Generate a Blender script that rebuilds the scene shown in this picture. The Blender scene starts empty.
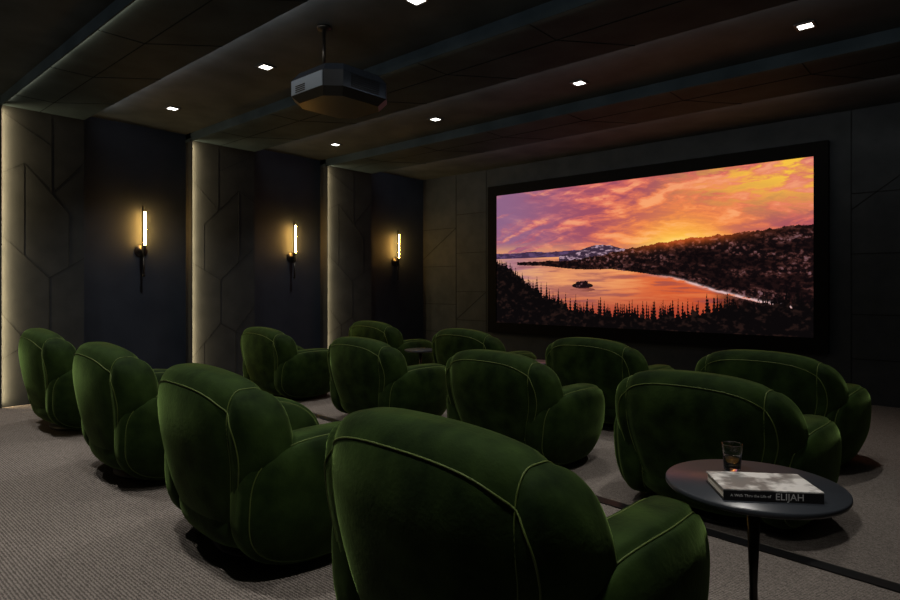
import bpy, math, random
import numpy as np
from mathutils import Vector, Matrix
random.seed(7)
S = bpy.context.scene
S.view_settings.view_transform = 'Standard'
S.view_settings.look = 'None'

def lin(r, g, b):
    f = lambda c: (c/255/12.92) if c/255 <= .04045 else ((c/255+.055)/1.055)**2.4
    return (f(r), f(g), f(b), 1)

# ---------------------------------------------------------------- materials
def mat(name, col, rough=.6, metal=0, spec=.5, emit=None, estr=0, sheen=0, sheen_tint=None,
        noise=None, bump=None, trans=0, coat=0, sheen_r=.4):
    m = bpy.data.materials.new(name); m.use_nodes = True
    nt = m.node_tree; b = nt.nodes['Principled BSDF']
    b.inputs['Base Color'].default_value = col
    b.inputs['Roughness'].default_value = rough
    b.inputs['Metallic'].default_value = metal
    b.inputs['Specular IOR Level'].default_value = spec
    b.inputs['Transmission Weight'].default_value = trans
    b.inputs['Coat Weight'].default_value = coat
    if emit:
        b.inputs['Emission Color'].default_value = emit
        b.inputs['Emission Strength'].default_value = estr
    if sheen:
        b.inputs['Sheen Weight'].default_value = sheen
        b.inputs['Sheen Roughness'].default_value = sheen_r
        if sheen_tint: b.inputs['Sheen Tint'].default_value = sheen_tint
    tc = nt.nodes.new('ShaderNodeTexCoord')
    if noise:
        sc, c2, lo, hi = noise
        n = nt.nodes.new('ShaderNodeTexNoise'); n.inputs['Scale'].default_value = sc
        n.inputs['Detail'].default_value = 5
        nt.links.new(tc.outputs['Object'], n.inputs['Vector'])
        r = nt.nodes.new('ShaderNodeValToRGB')
        r.color_ramp.elements[0].position = lo; r.color_ramp.elements[0].color = col
        r.color_ramp.elements[1].position = hi; r.color_ramp.elements[1].color = c2
        nt.links.new(n.outputs['Fac'], r.inputs['Fac'])
        nt.links.new(r.outputs['Color'], b.inputs['Base Color'])
    if bump:
        sc, st = bump
        n = nt.nodes.new('ShaderNodeTexNoise'); n.inputs['Scale'].default_value = sc
        n.inputs['Detail'].default_value = 4
        nt.links.new(tc.outputs['Object'], n.inputs['Vector'])
        bp = nt.nodes.new('ShaderNodeBump'); bp.inputs['Strength'].default_value = st
        bp.inputs['Distance'].default_value = .01
        nt.links.new(n.outputs['Fac'], bp.inputs['Height'])
        nt.links.new(bp.outputs['Normal'], b.inputs['Normal'])
    return m

M_velvet = mat('green_velvet', lin(17, 31, 11), .8, spec=.08, sheen=.9, sheen_tint=lin(122, 152, 84), sheen_r=.32,
               noise=(6, lin(44, 63, 26), .36, .70), bump=(60, .15))
M_pipe = mat('green_piping', lin(80, 96, 44), .6, spec=.3)
M_black = mat('black_base', lin(18, 18, 18), .5)
M_wallnavy = mat('navy_wallcovering', lin(38, 45, 57), .6, spec=.25, noise=(3, lin(46, 53, 65), .3, .7), bump=(90, .1))
M_panel = mat('charcoal_panel', lin(44, 47, 50), .8, spec=.15, noise=(4, lin(54, 57, 60), .3, .7), bump=(40, .08))
M_front = mat('charcoal_front', lin(38, 42, 46), .75, spec=.15, noise=(4, lin(48, 52, 56), .3, .7))
M_ridge = mat('groove_line', lin(37, 39, 41), .8, spec=.15)
M_ridgef = mat('front_groove_line', lin(28, 30, 33), .8, spec=.12)
M_ceil = mat('ceiling_plaster', lin(57, 63, 67), .65, spec=.12, noise=(2.5, lin(75, 81, 85), .3, .7), bump=(14, .03))
M_beam = mat('ceiling_beam_plaster', lin(42, 53, 60), .7, spec=.06, noise=(2.5, lin(56, 68, 76), .3, .7), bump=(14, .03))
M_ridgec = mat('ceiling_groove_line', lin(28, 35, 40), .9, spec=.03)
M_dark = mat('dark_wall', lin(46, 46, 48), .7)
M_frame = mat('screen_frame_black', (.002, .002, .002, 1), .8, spec=.1)
M_metal = mat('dark_metal', lin(60, 58, 56), .35, metal=.9)
M_tube = mat('sconce_glass_tube', (1, 1, 1, 1), .4, emit=lin(255, 188, 88), estr=100)
M_down = mat('downlight_lens', (1, 1, 1, 1), .4, emit=(1, .97, .9, 1), estr=6)
M_trimw = mat('downlight_trim', lin(50, 50, 50), .5)
M_top = mat('table_top_black', lin(52, 56, 62), .3, spec=.4)
M_glass = mat('clear_glass', (1, 1, 1, 1), .02, trans=1)
M_drink = mat('amber_drink', lin(235, 190, 90), .02, trans=1)
M_cover = mat('book_cover', lin(120, 120, 118), .4, noise=(14, lin(225, 225, 222), .45, .6))
M_spine = mat('book_spine', lin(28, 28, 30), .5)
M_page = mat('book_pages', lin(215, 208, 195), .8)
M_white = mat('title_ink', lin(215, 215, 215), .6)
M_projlit = mat('projector_lit_facet', lin(176, 196, 222), .4, spec=.5)  # pale colour paints in the light caught by the dark shell's rear facets
M_projm = mat('projector_shell', lin(46, 54, 66), .4, spec=.4)
M_projd = mat('projector_dark', lin(14, 14, 16), .4)
M_strip = mat('step_nosing_metal', lin(20, 20, 22), .35, metal=.2)
M_strip2 = mat('step_nosing_edge', lin(110, 106, 100), .4, metal=.6)

def carpet(name, c1, c2):
    m = bpy.data.materials.new(name); m.use_nodes = True
    nt = m.node_tree; b = nt.nodes['Principled BSDF']
    b.inputs['Roughness'].default_value = .95; b.inputs['Specular IOR Level'].default_value = .05
    tc = nt.nodes.new('ShaderNodeTexCoord')
    w = nt.nodes.new('ShaderNodeTexWave'); w.wave_type = 'BANDS'; w.bands_direction = 'Y'
    w.inputs['Scale'].default_value = 20; w.inputs['Distortion'].default_value = 4.5
    w.inputs['Detail'].default_value = 3; w.inputs['Detail Scale'].default_value = 4
    n = nt.nodes.new('ShaderNodeTexNoise'); n.inputs['Scale'].default_value = 160; n.inputs['Detail'].default_value = 4
    mx = nt.nodes.new('ShaderNodeMath'); mx.operation = 'MULTIPLY_ADD'
    mx.inputs[1].default_value = .4
    nt.links.new(tc.outputs['Object'], w.inputs['Vector']); nt.links.new(tc.outputs['Object'], n.inputs['Vector'])
    nt.links.new(w.outputs['Fac'], mx.inputs[0])
    m2 = nt.nodes.new('ShaderNodeMath'); m2.operation = 'MULTIPLY'; m2.inputs[1].default_value = .6
    nt.links.new(n.outputs['Fac'], m2.inputs[0]); nt.links.new(m2.outputs[0], mx.inputs[2])
    r = nt.nodes.new('ShaderNodeValToRGB')
    r.color_ramp.elements[0].position = .2; r.color_ramp.elements[0].color = c1
    r.color_ramp.elements[1].position = .78; r.color_ramp.elements[1].color = c2
    nt.links.new(mx.outputs[0], r.inputs['Fac']); nt.links.new(r.outputs['Color'], b.inputs['Base Color'])
    bp = nt.nodes.new('ShaderNodeBump'); bp.inputs['Strength'].default_value = .7; bp.inputs['Distance'].default_value = .01
    nt.links.new(mx.outputs[0], bp.inputs['Height']); nt.links.new(bp.outputs['Normal'], b.inputs['Normal'])
    return m
M_carpet = carpet('ribbed_carpet', lin(64, 60, 57), lin(154, 145, 138))

# ---------------------------------------------------------------- mesh builder
class MB:
    def __init__(s): s.v = []; s.f = []; s.m = []; s.s = []; s.mats = []
    def mi(s, m):
        if m not in s.mats: s.mats.append(m)
        return s.mats.index(m)
    def add(s, vs, fs, m, smooth=False):
        o = len(s.v); s.v += [tuple(p) for p in vs]; i = s.mi(m)
        for f in fs: s.f.append([a+o for a in f]); s.m.append(i); s.s.append(smooth)
    def box(s, x0, x1, y0, y1, z0, z1, m, M=None):
        vs = [Vector(p) for p in ((x0,y0,z0),(x1,y0,z0),(x1,y1,z0),(x0,y1,z0),(x0,y0,z1),(x1,y0,z1),(x1,y1,z1),(x0,y1,z1))]
        if M: vs = [M @ v for v in vs]
        s.add(vs, [(0,3,2,1),(4,5,6,7),(0,1,5,4),(1,2,6,5),(2,3,7,6),(3,0,4,7)], m)
    def slab(s, poly, z0, z1, m):
        n = len(poly)
        s.add([(x, y, z0) for x, y in poly]+[(x, y, z1) for x, y in poly],
              [tuple(range(n-1, -1, -1)), tuple(range(n, 2*n))]+[(i, (i+1) % n, n+(i+1) % n, n+i) for i in range(n)], m)
    def lathe(s, prof, c, m, n=48, smooth=True, cap=True, axis=None):
        vs = []
        for (r, z) in prof:
            for k in range(n):
                a = 2*math.pi*k/n
                p = Vector((r*math.cos(a), r*math.sin(a), z))
                if axis: p = axis @ p
                vs.append(p+Vector(c))
        fs = []
        for i in range(len(prof)-1):
            for k in range(n):
                k2 = (k+1) % n
                fs.append((i*n+k, i*n+k2, (i+1)*n+k2, (i+1)*n+k))
        if cap:
            fs.append(tuple(range(n-1, -1, -1))); fs.append(tuple((len(prof)-1)*n+k for k in range(n)))
        s.add(vs, fs, m, smooth)
    def tube(s, pts, r, m, n=8, closed=False):
        pts = [Vector(p) for p in pts]; N = len(pts); vs = []
        up = None
        for i, p in enumerate(pts):
            if closed: t = pts[(i+1) % N]-pts[i-1]
            else: t = pts[min(i+1, N-1)]-pts[max(i-1, 0)]
            t.normalize()
            if up is None:
                up = Vector((0, 0, 1)) if abs(t.z) < .9 else Vector((1, 0, 0))
            a = (up - t*up.dot(t))
            if a.length < 1e-6: a = t.orthogonal()
            a.normalize(); up = a; b = t.cross(a)
            for k in range(n):
                q = 2*math.pi*k/n
                vs.append(p+a*r*math.cos(q)+b*r*math.sin(q))
        fs = []
        for i in range(N if closed else N-1):
            j = (i+1) % N
            for k in range(n):
                k2 = (k+1) % n
                fs.append((i*n+k, i*n+k2, j*n+k2, j*n+k))
        if not closed:
            fs.append(tuple(range(n-1, -1, -1))); fs.append(tuple((N-1)*n+k for k in range(n)))
        s.add(vs, fs, m, True)
    def ridge(s, o, eu, ev, nn, p, q, w, h, m):
        p = Vector(p); q = Vector(q); d = (q-p); L = d.length
        if L < 1e-6: return
        d /= L; t = Vector((-d.y, d.x))
        c = []
        for hh in (0, h):
            for (pp, sg) in ((p, -1), (q, -1), (q, 1), (p, 1)):
                a = pp+t*w/2*sg
                c.append(o+eu*a.x+ev*a.y+nn*hh)
        s.add(c, [(3,2,1,0),(4,5,6,7),(0,1,5,4),(1,2,6,5),(2,3,7,6),(3,0,4,7)], m)
    def mesh(s, name):
        me = bpy.data.meshes.new(name); me.from_pydata(s.v, [], s.f)
        for m in s.mats: me.materials.append(m)
        me.polygons.foreach_set('material_index', s.m); me.polygons.foreach_set('use_smooth', s.s)
        import bmesh
        bm = bmesh.new(); bm.from_mesh(me); bmesh.ops.recalc_face_normals(bm, faces=bm.faces); bm.to_mesh(me); bm.free()
        me.update(); return me
    def obj(s, name, loc=(0, 0, 0), rot=0):
        o = bpy.data.objects.new(name, s.mesh(name)); S.collection.objects.link(o)
        o.location = loc; o.rotation_euler = (0, 0, rot); return o

# ---------------------------------------------------------------- room
XL, XP, XR = -8.6, -8.45, 1.5
YB, YS = -2.0, 8.9
ZC, ZB = 3.64, 3.54
RZ = .05
YE = lambda x: 3.53-.09*(x+1.03)
m = MB(); m.box(XL, XR, YB, YS, -.1, 0, M_carpet); m.obj('floor')
m = MB(); m.slab([(XL, YB), (XR, YB), (XR, YE(XR)), (XL, YE(XL))], 0, RZ, M_carpet); m.obj('floor_platform')
m = MB()
m.slab([(XP, YE(XP)-.07), (XR, YE(XR)-.07), (XR, YE(XR)+.012), (XP, YE(XP)+.012)], RZ-.03, RZ+.008, M_strip)
m.slab([(XP, YE(XP)+.012), (XR, YE(XR)+.012), (XR, YE(XR)+.022), (XP, YE(XP)+.022)], RZ-.03, RZ+.009, M_strip2)
m.obj('trim_1')
m = MB(); m.box(XL-.15, XL, YB, YS, -.1, ZC, M_wallnavy); m.obj('wall_left')
m = MB(); m.box(XR, XR+.15, YB, YS, -.1, ZC, M_dark); m.obj('wall_right')
m = MB(); m.box(XL-.15, XR+.15, YB-.15, YB, -.1, ZC, M_dark); m.obj('wall_back')
m = MB(); m.box(XL-.15, XR+.15, YB-.15, YS+.15, ZC, ZC+.15, M_ceil); m.obj('ceiling')
m = MB(); m.box(XL-.15, XR+.15, YS, YS+.15, -.1, ZC, M_front)
o = Vector((0, YS, 0)); eu = Vector((1, 0, 0)); ev = Vector((0, 0, 1)); nn = Vector((0, -1, 0))
def pl(mb, pts, w=.012, h=.006, mm=M_ridge):
    for a, b in zip(pts[:-1], pts[1:]): mb.ridge(o, eu, ev, nn, a, b, w, h, mm)
F_ = dict(mm=M_ridgef)
for x in (-7.7, -6.95): pl(m, [(x, 0), (x, ZC)], **F_)
for x in (-1.2, -.55, .3, 1.0): pl(m, [(x, 0), (x, ZC)], **F_)
for z in (.55, 1.1, 1.85, 2.6):
    pl(m, [(-8.6, z), (-7.7, z)], **F_); pl(m, [(-7.7, z+.25), (-6.95, z+.25)], **F_)
    pl(m, [(-1.2, z), (-.55, z)], **F_); pl(m, [(-.55, z+.3), (.3, z+.3)], **F_)
pl(m, [(-8.6, 2.0), (-7.7, 2.6)], **F_); pl(m, [(-7.7, .8), (-6.95, 1.35)], **F_); pl(m, [(-.55, 1.0), (.3, 1.6)], **F_); pl(m, [(-.55, 2.9), (-1.2, 2.4)], **F_)
m.obj('wall_front')

def area(name, loc, d, sx, sy, e, col):
    l = bpy.data.lights.new(name, 'AREA'); l.shape = 'RECTANGLE'; l.size = sx; l.size_y = sy; l.energy = e; l.color = col
    ob = bpy.data.objects.new(name, l); S.collection.objects.link(ob); ob.location = loc
    z = -Vector(d).normalized()
    up = Vector((0, 0, 1)) if sy > sx else Vector((0, -z.z, z.y))
    x = Vector((1, 0, 0)) if sx > sy else up.cross(z).normalized()
    y = z.cross(x).normalized()
    ob.rotation_euler = Matrix((x, y, z)).transposed().to_euler()
    return ob
BAYS = [(-.79, .23), (1.75, 2.61), (3.97, 4.98), (6.33, 7.37)]
segs = [[(0,.35),(.45,.85)], [(.45,.85),(.45,1.5)], [(.45,1.5),(1.02,2.0)], [(.45,.85),(1.02,.55)], [(.7,.0),(.7,.72)],
        [(0,1.75),(.45,1.5)], [(.2,1.64),(.2,2.3)], [(.2,2.3),(.75,2.85)], [(.75,1.76),(.75,2.85)], [(.75,2.85),(1.02,2.7)],
        [(0,2.95),(.42,2.52)], [(.42,2.52),(.42,3.43)], [(.42,3.1),(1.02,3.43)], [(.2,.57),(.2,0)], [(.7,.72),(1.02,1.1)]]
for i, (a, b) in enumerate(BAYS):
    m = MB(); m.box(XL, XP, a, b, 0, ZC, M_panel)
    o = Vector((XP, a, RZ)); eu = Vector((0, 1, 0)); ev = Vector((0, 0, 1)); nn = Vector((1, 0, 0))
    sc_ = (b-a)/1.02
    for line in segs:
        pl(m, [((1.02-x if i % 2 else x)*sc_, y) for x, y in line], .007, .0025)
    m.box(XP, XP+.06, a-.012, a, RZ, ZB, M_panel)
    m.obj('wall_pilaster')
    m = MB(); m.box(XL, XR, a, b, ZB, ZC+.01, M_beam)
    o = Vector((XL, a, ZB)); eu = Vector((1, 0, 0)); ev = Vector((0, 1, 0)); nn = Vector((0, 0, -1))
    for k in range(8):
        x = .5+1.25*k+.2*i
        pl(m, [(x, 0), (x, (b-a)*.45), (x+.45, b-a)], .008, .003, M_ridgec)
    pl(m, [(0, (b-a)*.45), (XR-XL, (b-a)*.45)], .008, .003, M_ridgec)
    m.box(XL, XR, a-.012, a, ZB-.025, ZB+.02, M_beam)
    m.obj('ceiling_beam')
    area('led_strip_light', (XP+.044, a+.006, (RZ+ZB)/2), (-.5, 1, 0), .02, ZB-RZ-.1, 19.0, (1, .74, .38))
    area('ceiling_led_strip_light', (-3.6, a+.006, ZB-.016), (0, 1, .6), 9.2, .010, 4.5 if i == 1 else 1.5, (1, .8, .5))
    area('ceiling_fill_light', (-3.6, b+.012, ZC-.06), (0, 1, .35), 9.2, .02, (9, 9, 9, 12)[i], (1, .98, .95))  # added fill lamp along the beam, offsets the screen's warm tint on bay ceilings
# ---------------------------------------------------------------- screen
fx0, fx1, fz0, fz1 = -6.84, -1.43, .60, 3.29
sx0, sx1, sz0, sz1 = -6.65, -1.59, .79, 3.11
NX, NY = 720, 330
def painting():
    rs = np.random.RandomState(5)
    U, V = np.meshgrid((np.arange(NX)+.5)/NX, (np.arange(NY)+.5)/NY)
    def vn(x, y, seed):
        r = np.random.RandomState(seed).rand(64, 64)
        xi = np.floor(x).astype(int); yi = np.floor(y).astype(int); fx = x-xi; fy = y-yi
        fx = fx*fx*(3-2*fx); fy = fy*fy*(3-2*fy)
        g = lambda a, b: r[b % 64, a % 64]
        return (g(xi, yi)*(1-fx)+g(xi+1, yi)*fx)*(1-fy)+(g(xi, yi+1)*(1-fx)+g(xi+1, yi+1)*fx)*fy
    def fbm(x, y, seed, oc=6):
        t = 0; a = .5; s = 0
        for k in range(oc):
            c_, s_ = math.cos(.6*k), math.sin(.6*k)
            t = t+a*vn((x*c_-y*s_)*2**k+k*7, (x*s_+y*c_)*2**k+k*3, seed+k); s += a; a *= .58
        return t/s
    def mix(a, b, t): return a+(b-a)*t[..., None]
    C = lambda *c: np.array(c, float)*np.ones(U.shape+(3,))
    ss = lambda x, a, b: np.clip((x-a)/(b-a), 0, 1)**2*(3-2*np.clip((x-a)/(b-a), 0, 1))
    dx = (U-.66)*2.2; dy = (V-.47); r = np.hypot(dx, dy*1.5); ang = np.arctan2(dy, dx)
    rk = [0, .12, .35, .7, 1.1, 1.6]
    cols = [(255, 214, 80), (255, 182, 66), (244, 138, 74), (226, 114, 92), (206, 102, 106), (176, 96, 120)]
    sky = np.stack([np.interp(r, rk, [c[k] for c in cols]) for k in range(3)], -1)
    w = fbm(U*4, V*6, 30); w2 = fbm(U*4+9, V*6+4, 130)
    n1 = fbm(U*7+w*3, V*22+w2*4+U*9, 21)
    n2 = fbm(U*16+w2*3, V*34+w*3-U*10, 41)
    n0 = fbm(U*3+w, V*7+w2*2, 11)
    c = .35*n0+.35*n1+.3*n2
    sky = mix(sky, C(140, 68, 98), ss(c, .45, .62)*.75*np.clip(r*1.5, .1, 1))
    sky = mix(sky, C(255, 186, 128), ss(c, .51, .37)*.6)
    sky = mix(sky, C(255, 206, 64), ss(.5*n1+.5*n2, .42, .58)*ss(U, .5, .95)*ss(V, .40, .05)*.9)
    sky = mix(sky, C(140, 108, 144), ss(U, .45, 0)*ss(.5*n0+.5*n1, .38, .60)*.75)
    sky = mix(sky, C(246, 170, 104), ss(V, .36, .46)*ss(U, .6, .1)*.7*ss(n1, .3, .6))
    sky = mix(sky, C(255, 230, 120), np.exp(-(dx/.26)**2-(dy/.06)**2)*.9)
    img = sky.copy()
    u = U[0]
    hor = .487
    wat = mix(C(176, 124, 134), C(226, 146, 100), ss(U, .05, .28))
    wat = mix(wat, C(218, 96, 50), ss(U, .36, .66))
    wat = mix(wat, C(174, 66, 48), ss(V, .70, .95))
    wn = fbm(U*8, V*40, 50)
    wat = mix(wat, C(255, 190, 116), ss(wn, .48, .72)*.5*ss(V, .95, .55))
    wat = mix(wat, C(126, 66, 82), ss(wn, .5, .28)*.5)
    img = np.where((V > hor)[..., None], wat, img)
    fn = fbm(U*14, U*0+3, 60)
    top = hor-.012-.03*fn
    img = np.where(((V > top) & (V < hor+.012))[..., None], mix(C(92, 68, 104), C(62, 44, 70), ss(fbm(U*60, V*70, 61), .4, .6)), img)
    top2 = .495-.062*np.exp(-((U-.41)/.085)**2)-.012*fbm(U*40, U*0, 63)
    img = np.where(((V > top2) & (V < .535) & (U > .26))[..., None], mix(C(58, 42, 60), C(176, 146, 162), ss(fbm(U*60, V*90, 64), .50, .66)), img)
    ru = [0, .1, .3, .42, .55, .7, .85, 1]; rv = [.56, .548, .545, .515, .465, .43, .415, .385]
    su = [0, .1, .2, .325, .45, .64, .767, .88, .98, 1]; sv = [.55, .552, .565, .593, .60, .655, .741, .80, .84, .85]
    ridge = np.interp(U, ru, rv)-.022*fbm(U*60, U*0+9, 70)-.014*fbm(U*170, U*0+4, 71)
    shore = np.interp(U, su, sv)+.012*(fbm(U*20, U*0+5, 72)-.5)
    ln = fbm(U*110, V*70, 73); ln2 = fbm(U*10-V*10, V*16, 76)
    land = mix(C(18, 11, 13), C(80, 42, 36), ss(ln, .42, .66)*.8)
    land = mix(land, C(140, 106, 116), ss(ln, .56, .76)*ss(ln2, .44, .62)*.7)
    land = mix(land, C(12, 7, 9), ss(ln2, .56, .36)*.7)
    land = mix(land, C(214, 92, 34), np.exp(-((V-ridge)/.04)**2)*np.exp(-((U-.68)/.16)**2)*.8)
    img = np.where(((V > ridge) & (V < shore) & (U > .09))[..., None], land, img)
    sh = np.exp(-((V-shore-.004)/.010)**2)*ss(U, .5, .74)
    img = mix(img, C(222, 194, 196), np.clip(sh*.95, 0, 1)*ss(fbm(U*60, V*60, 75), .2, .5))
    below = (V > shore+.012) & (U > .74)
    img = np.where(below[..., None], mix(img, mix(C(18, 10, 10), C(74, 44, 42), ss(ln, .5, .75)), ss(U, .74, .84)), img)
    isl = (((U-.347)/.038)**2+((V-.71)/.020)**2 < 1) | ((np.abs(U-.345) < .022) & (V > .672+.02*fbm(U*90, U*0, 81)) & (V < .71))
    img = np.where(isl[..., None], mix(C(26, 14, 18), C(120, 80, 84), ss(ln, .55, .75)), img)
    img = np.where(((((U-.347)/.045)**2+((V-.738)/.014)**2 < 1))[..., None], mix(img, C(90, 38, 40), ss(wn, .2, .5)), img)
    fg = np.interp(U, [0, .06, .12, .2, .3, .45, .6, .7, .8, 1], [.555, .60, .68, .80, .885, .925, .93, .90, .86, .83])+.03*(fbm(U*30, U*0+7, 90)-.5)
    mask = V > fg
    for k in range(330):
        tu = rs.rand(); base = float(np.interp(tu, u, fg[0])); h = .04+.13*rs.rand()**2.2; wd = .004+.007*rs.rand()
        if tu < .15: h *= .6
        top_ = base-h*.8
        loc = np.abs(U-tu); t = (V-top_)/h
        mask |= (t > 0) & (t < 1.4) & (loc < wd*np.clip(t, 0, 1)*(.7+.3*np.sin(V*300+k)))
    fgc = mix(C(11, 8, 9), C(52, 32, 27), ss(fbm(U*70, V*50, 95), .5, .72)*.6)
    img = np.where(mask[..., None], fgc, img)
    img = np.clip(img/255, 0, 1)
    return np.where(img <= .04045, img/12.92, ((img+.055)/1.055)**2.4)
P = painting()
xs = np.linspace(sx0, sx1, NX+1); zs = np.linspace(sz1, sz0, NY+1)
YI = YS-.075
vs = [(x, YI, z) for z in zs for x in xs]
W = NX+1
fs = [(j*W+i, (j+1)*W+i, (j+1)*W+i+1, j*W+i+1) for j in range(NY) for i in range(NX)]
me = bpy.data.meshes.new('picture'); me.from_pydata(vs, [], fs)
ca = me.color_attributes.new('picture_color', 'FLOAT_COLOR', 'CORNER')
colr = np.concatenate([P.reshape(-1, 3), np.ones((NX*NY, 1))], 1)
ca.data.foreach_set('color', np.repeat(colr, 4, axis=0).astype(np.float32).ravel())
mm = bpy.data.materials.new('projected_sunset'); mm.use_nodes = True
nt = mm.node_tree; nt.nodes.clear()
at = nt.nodes.new('ShaderNodeAttribute'); at.attribute_name = 'picture_color'
em = nt.nodes.new('ShaderNodeEmission'); em.inputs['Strength'].default_value = 1.0
out = nt.nodes.new('ShaderNodeOutputMaterial')
nt.links.new(at.outputs['Color'], em.inputs['Color']); nt.links.new(em.outputs[0], out.inputs[0])
me.materials.append(mm)
pic = bpy.data.objects.new('picture', me); S.collection.objects.link(pic)
m = MB()
m.box(fx0, sx0, YS-.10, YS, fz0, fz1, M_frame); m.box(sx1, fx1, YS-.10, YS, fz0, fz1, M_frame)
m.box(sx0, sx1, YS-.10, YS, fz0, sz0, M_frame); m.box(sx0, sx1, YS-.10, YS, sz1, fz1, M_frame)
m.box(sx0, sx1, YS-.07, YS, sz0, sz1, M_frame)
scr = m.obj('projection_screen'); pic.parent = scr

# ---------------------------------------------------------------- downlights
for (yy, e) in ((.9, 165), (3.27, 120), (5.76, 90)):
    for x in (-7.44, -5.34, -3.23, -1.1):
        m = MB(); w = .055
        for (a, b, c, d) in ((-w-.02, w+.02, -w-.02, -w), (-w-.02, w+.02, w, w+.02), (-w-.02, -w, -w, w), (w, w+.02, -w, w)):
            m.box(a, b, c, d, -.012, 0, M_trimw)
        m.box(-w, w, -w, w, -.006, 0, M_down)
        m.obj('ceiling_downlight', (x, yy, ZC))
        l = bpy.data.lights.new('downlight_lamp', 'SPOT'); l.energy = e; l.color = (1, .95, .88)
        l.spot_size = math.radians(104); l.spot_blend = 1; l.shadow_soft_size = .06
        ob = bpy.data.objects.new('downlight_lamp', l); S.collection.objects.link(ob); ob.location = (x, yy, ZC-.03)

# ---------------------------------------------------------------- sconces
for y in (3.35, 5.74, 8.1):
    m = MB()
    R = Matrix.Rotation(math.radians(90), 3, 'Y')
    m.lathe([(.085, 0), (.085, .012), (.075, .018), (.03, .02), (.022, .1)], (XL, y, 1.93), M_metal, axis=R)
    x = XL+.10
    m.lathe([(.02, 1.86), (.026, 1.87), (.026, 2.0), (.02, 2.01)], (x, y, 0), M_metal, 24)
    m.lathe([(.012, 1.60), (.014, 1.605), (.014, 1.86)], (x, y, 0), M_metal, 20)
    m.lathe([(.018, 1.58), (.02, 1.585), (.02, 1.61), (.018, 1.615)], (x, y, 0), M_metal, 20)
    m.lathe([(.017, 2.01), (.017, 2.46)], (x+.0, y+.012, 0), M_tube, 20)
    m.box(x+.004, x+.022, y-.024, y-.008, 2.0, 2.54, M_metal)
    m.obj('wall_sconce')

# ---------------------------------------------------------------- armchair
def sc(t, n):
    c, s_ = math.cos(t), math.sin(t); k = (abs(c)**n+abs(s_)**n)**(-1/n); return c*k, s_*k
class SE:
    def __init__(s, a, b, c, nu, nv, df): s.d = (a, b, c); s.nu = nu; s.nv = nv; s.df = df
    def pt(s, x, y, z, off=0): return s.df(x*(s.d[0]+off), y*(s.d[1]+off), z*(s.d[2]+off))
    def build(s, mb, mt, NU=56, NV=32):
        vs = [s.pt(0, 0, -1)]
        for j in range(1, NV):
            cv, sv = sc(-math.pi/2+math.pi*j/NV, s.nv)
            for i in range(NU):
                cu, su = sc(2*math.pi*i/NU, s.nu); vs.append(s.pt(cv*cu, cv*su, sv))
        vs.append(s.pt(0, 0, 1)); L = len(vs)-1; fs = []
        for i in range(NU):
            k = (i+1) % NU
            fs.append((0, 1+k, 1+i)); fs.append((L, L-NU+i, L-NU+k))
            for j in range(NV-2):
                fs.append((1+j*NU+i, 1+j*NU+k, 1+(j+1)*NU+k, 1+(j+1)*NU+i))
        mb.add(vs, fs, mt, True)
    def F(s, x, y, z): return (abs(x)**s.nu+abs(y)**s.nu)**(s.nv/s.nu)+abs(z)**s.nv-1
    def ring(s, ax, val, off=.002, n=90, a0=0, a1=2*math.pi):
        out = []
        for k in range(n):
            t = a0+(a1-a0)*k/(n if a1-a0 > 6.2 else n-1); p, q = math.cos(t), math.sin(t)
            lo, hi = 0, 2
            def P_(r):
                return ((val, r*p, r*q) if ax == 0 else (r*p, val, r*q) if ax == 1 else (r*p, r*q, val))
            for _ in range(28):
                mid = (lo+hi)/2
                if s.F(*P_(mid)) > 0: hi = mid
                else: lo = mid
            out.append(s.pt(*P_(lo), off=off))
        return out
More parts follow.
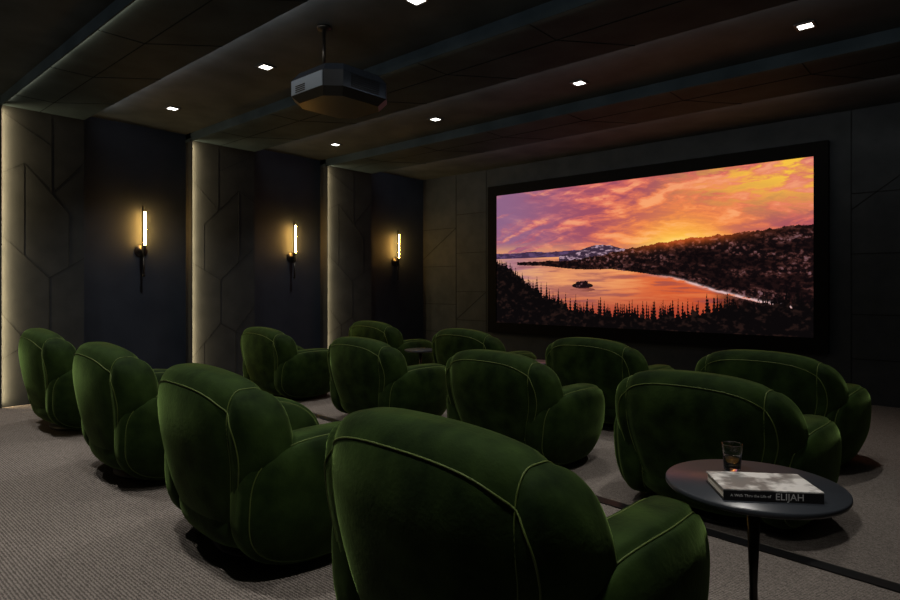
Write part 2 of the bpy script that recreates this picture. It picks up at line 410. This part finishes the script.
def chair_mesh():
    mb = MB(); pr = .0032
    def smooth(t): t = min(max(t, 0), 1); return t*t*(3-2*t)
    SEAM = .72
    def dback(x, y, z):
        t = (z+.42)/.84
        w = .72+.28*smooth(t/.62)
        xa = x/.575; za = z/.42
        bx = x*w
        # pillowed faces with a pinched seam line
        pil = .045*max(0, 1-abs(xa/.98)**3)*max(0, 1-abs(za)**3.5)
        pin = .014*math.exp(-((abs(xa)-SEAM)/.045)**2)
        g = -1 if y < 0 else 1
        yy = y+g*(pil-pin)*min(1, abs(y)/.08)
        wing = .02*smooth((abs(xa)-SEAM)/.1)*(1-smooth((abs(xa)-.86)/.14))
        yy += g*wing*min(1, abs(y)/.08)
        Y = yy+.19+.20*bx*bx+.30*abs(bx)**3+.11*(1-t)**2-.05*t
        Z = z+.51-.065*(x/.58)**2*smooth((t-.4)/.6) - .010*math.exp(-((abs(xa)-SEAM)/.045)**2)*smooth((t-.8)/.2)
        return (bx, Y, Z)
    bk = SE(.575, .115, .42, 4.2, 4.0, dback); bk.build(mb, M_velvet, 136, 72)
    mb.tube(bk.ring(1, -.86, n=160), pr, M_pipe, 6, True)
    mb.tube(bk.ring(1, .86, n=160), pr, M_pipe, 6, True)
    for sx in (-SEAM, SEAM):
        mb.tube(bk.ring(0, sx, n=140), pr, M_pipe, 6, True)
    for sg in (-1, 1):
        def darm(x, y, z, sg=sg):
            t = (z+.31)/.62; yy = y/.47
            pin = 1-.035*math.exp(-((x/.165-.5)/.07)**2)-.03*math.exp(-((x/.165+.5)/.07)**2)
            y *= pin; z *= pin
            X = x*(.74+.26*smooth(t/.5))+.06*(t-.5)+.05
            X -= .12*max(yy, 0)**2
            X -= .06*max(-yy, 0)**2
            Z = z*(1-.06*max(yy, 0)**2)+.345
            return (sg*(X+.43), y+.60, Z)
        ar = SE(.165, .47, .31, 3.0, 3.0, darm); ar.build(mb, M_velvet, 120, 64)
        mb.tube(ar.ring(0, .5), pr, M_pipe, 6, True)
        mb.tube(ar.ring(0, -.5), pr, M_pipe, 6, True)
    st = SE(.34, .42, .15, 3.2, 2.6, lambda x, y, z: (x, y+.64, z+.33+.02*y)); st.build(mb, M_velvet)
    mb.tube(st.ring(2, .6), pr, M_pipe, 6, True)
    lo = SE(.50, .43, .19, 3, 2.6, lambda x, y, z: (x*(.85+.15*(z+.18)/.36), y+.54, z+.23)); lo.build(mb, M_velvet)
    mb.lathe([(.30, 0), (.32, .01), (.32, .03), (.27, .035), (.25, .09)], (0, .56, 0), M_black)
    return mb.mesh('theater_armchair')
CM = chair_mesh()
cx = (-1.31, -2.97, -4.78, -6.90)
rows = [((-1.32, -3.0, -4.77, -6.84), (1.20, 1.31, 1.43, 1.57), RZ, 1.065), (cx, (3.54, 3.70, 3.82, 4.0), 0, 1), ((-1.34, -2.98, -4.79, -6.93), (5.13, 5.31, 5.47, 5.85), 0, 1)]
for xs_, ys_, z, sz in rows:
    for x, y in zip(xs_, ys_):
        ob = bpy.data.objects.new('theater_armchair', CM); S.collection.objects.link(ob); ob.location = (x, y, z)
        ob.rotation_euler = (0, 0, math.radians(-4)); ob.scale = (1, 1, sz)

# ---------------------------------------------------------------- side tables
def table(x, y, z, r, H):
    m = MB()
    m.lathe([(r-.02, H-.026), (r-.004, H-.02), (r, H-.014), (r, H-.004), (r-.004, H)], (0, 0, 0), M_top, 96)
    m.lathe([(.05, H-.05), (.05, H-.026)], (0, 0, 0), M_metal)
    m.lathe([(.018, .02), (.013, H*.5), (.024, H-.05)], (0, 0, 0), M_metal, 32)
    m.lathe([(r*.55, 0), (r*.56, .004), (r*.55, .01), (.05, .02), (.02, .03)], (0, 0, 0), M_metal, 64)
    return m.obj('side_table', (x, y, z))
TZ = .76
table(-.59, 2.262, RZ, .288, TZ-RZ)
table(-3.87, 5.9, 0, .22, .57); table(-5.85, 6.0, 0, .22, .57)
m = MB()
L, Wd, T = .30, .19, .036
m.box(-L/2, L/2, -Wd/2, Wd/2, T-.004, T, M_cover); m.box(-L/2, L/2, -Wd/2, Wd/2, 0, .004, M_spine)
m.box(-L/2, L/2, -Wd/2, -Wd/2+.004, .004, T-.004, M_spine)
m.box(-L/2+.005, L/2-.005, -Wd/2+.004, Wd/2-.005, .004, T-.004, M_page)
bk = m.obj('coffee_table_book', (-.5425, 2.176, TZ), math.radians(34.4))
def text(s, size, x, z, name):
    c = bpy.data.curves.new(name, 'FONT'); c.body = s; c.size = size; c.extrude = .0003
    c.materials.append(M_white); t = bpy.data.objects.new(name, c); S.collection.objects.link(t)
    t.parent = bk; t.location = (x, -Wd/2-.0006, z); t.rotation_euler = (math.radians(90), 0, 0)
text('ELIJAH', .030, .005, .0075, 'title_text'); text('A Walk Thru the Life of', .0125, -.13, .013, 'subtitle_text')
m = MB()
m.lathe([(.026, 0), (.029, .003), (.036, .095), (.0365, .098), (.034, .098), (.0345, .095), (.027, .012), (.0, .010)], (0, 0, 0), M_glass, 40, True, False)
m.v.append((0, 0, 0))
n0 = len(m.v)-1
for k in range(40): m.f.append([n0, (k+1) % 40, k]); m.m.append(0); m.s.append(True)
m.lathe([(.0262, .0125), (.0292, .045)], (0, 0, 0), M_drink, 40)
m.obj('drinking_glass', (-.69, 2.365, TZ+.0005))

# ---------------------------------------------------------------- projector
m = MB()
def prism(poly_lo, poly_hi, z0, z1, mt):
    n = len(poly_lo)
    vs = [(x, y, z0) for x, y in poly_lo]+[(x, y, z1) for x, y in poly_hi]
    fs = [tuple(range(n-1, -1, -1)), tuple(range(n, 2*n))]+[(i, (i+1) % n, n+(i+1) % n, n+i) for i in range(n)]
    m.add(vs, fs, mt)
def octp(w, d, c): return [(-w+c, -d), (w-c, -d), (w, -d+c), (w, d-c), (w-c, d), (-w+c, d), (-w, d-c), (-w, -d+c)]
prism(octp(.27, .30, .11), octp(.33, .34, .11), 0, .06, M_projd)
prism(octp(.33, .34, .11), octp(.33, .34, .11), .06, .19, M_projm)
prism(octp(.33, .34, .11), octp(.28, .29, .10), .19, .26, M_projm)
m.slab([(-.21, -.346), (.21, -.346), (.21, -.338), (-.21, -.338)], .065, .185, M_projlit)  # added pale plates on rear face and left chamfer, painted as if lit
m.slab([(-.325, -.237), (-.222, -.342), (-.216, -.336), (-.319, -.231)], .065, .185, M_projlit)
R = Matrix.Rotation(math.radians(-90), 3, 'X')
m.lathe([(.085, 0), (.085, .03), (.065, .04), (.06, .02)], (0, .335, .125), M_projd, axis=R)
for k in range(4):
    m.box(-.15, -.02, -.350, -.344, .075+k*.016, .082+k*.016, M_projd)
for k in range(7):
    m.box(.329, .334, -.15, .15, .075+k*.016, .082+k*.016, M_projd)
m.box(-.12, .12, -.18, .06, .26, .275, M_metal)
m.lathe([(.014, .26), (.014, ZC-2.98-.02)], (-.04, -.14, 0), M_metal, 24)
m.lathe([(.06, ZC-2.98-.02), (.06, ZC-2.98)], (-.04, -.14, 0), M_metal, 32)
m.obj('ceiling_projector', (-4.12, 3.24, 2.98))

w = bpy.data.worlds.new('World'); S.world = w; w.use_nodes = True
w.node_tree.nodes['Background'].inputs[0].default_value = (.5, .55, .65, 1)
w.node_tree.nodes['Background'].inputs[1].default_value = .01

cam = bpy.data.cameras.new('camera'); co = bpy.data.objects.new('camera', cam); S.collection.objects.link(co)
co.location = (0, 0, 1.44); co.rotation_euler = (math.radians(90), 0, math.radians(41.45))
cam.lens = 24; cam.sensor_width = 36; cam.shift_y = -13/900; cam.clip_start = .02
S.camera = co
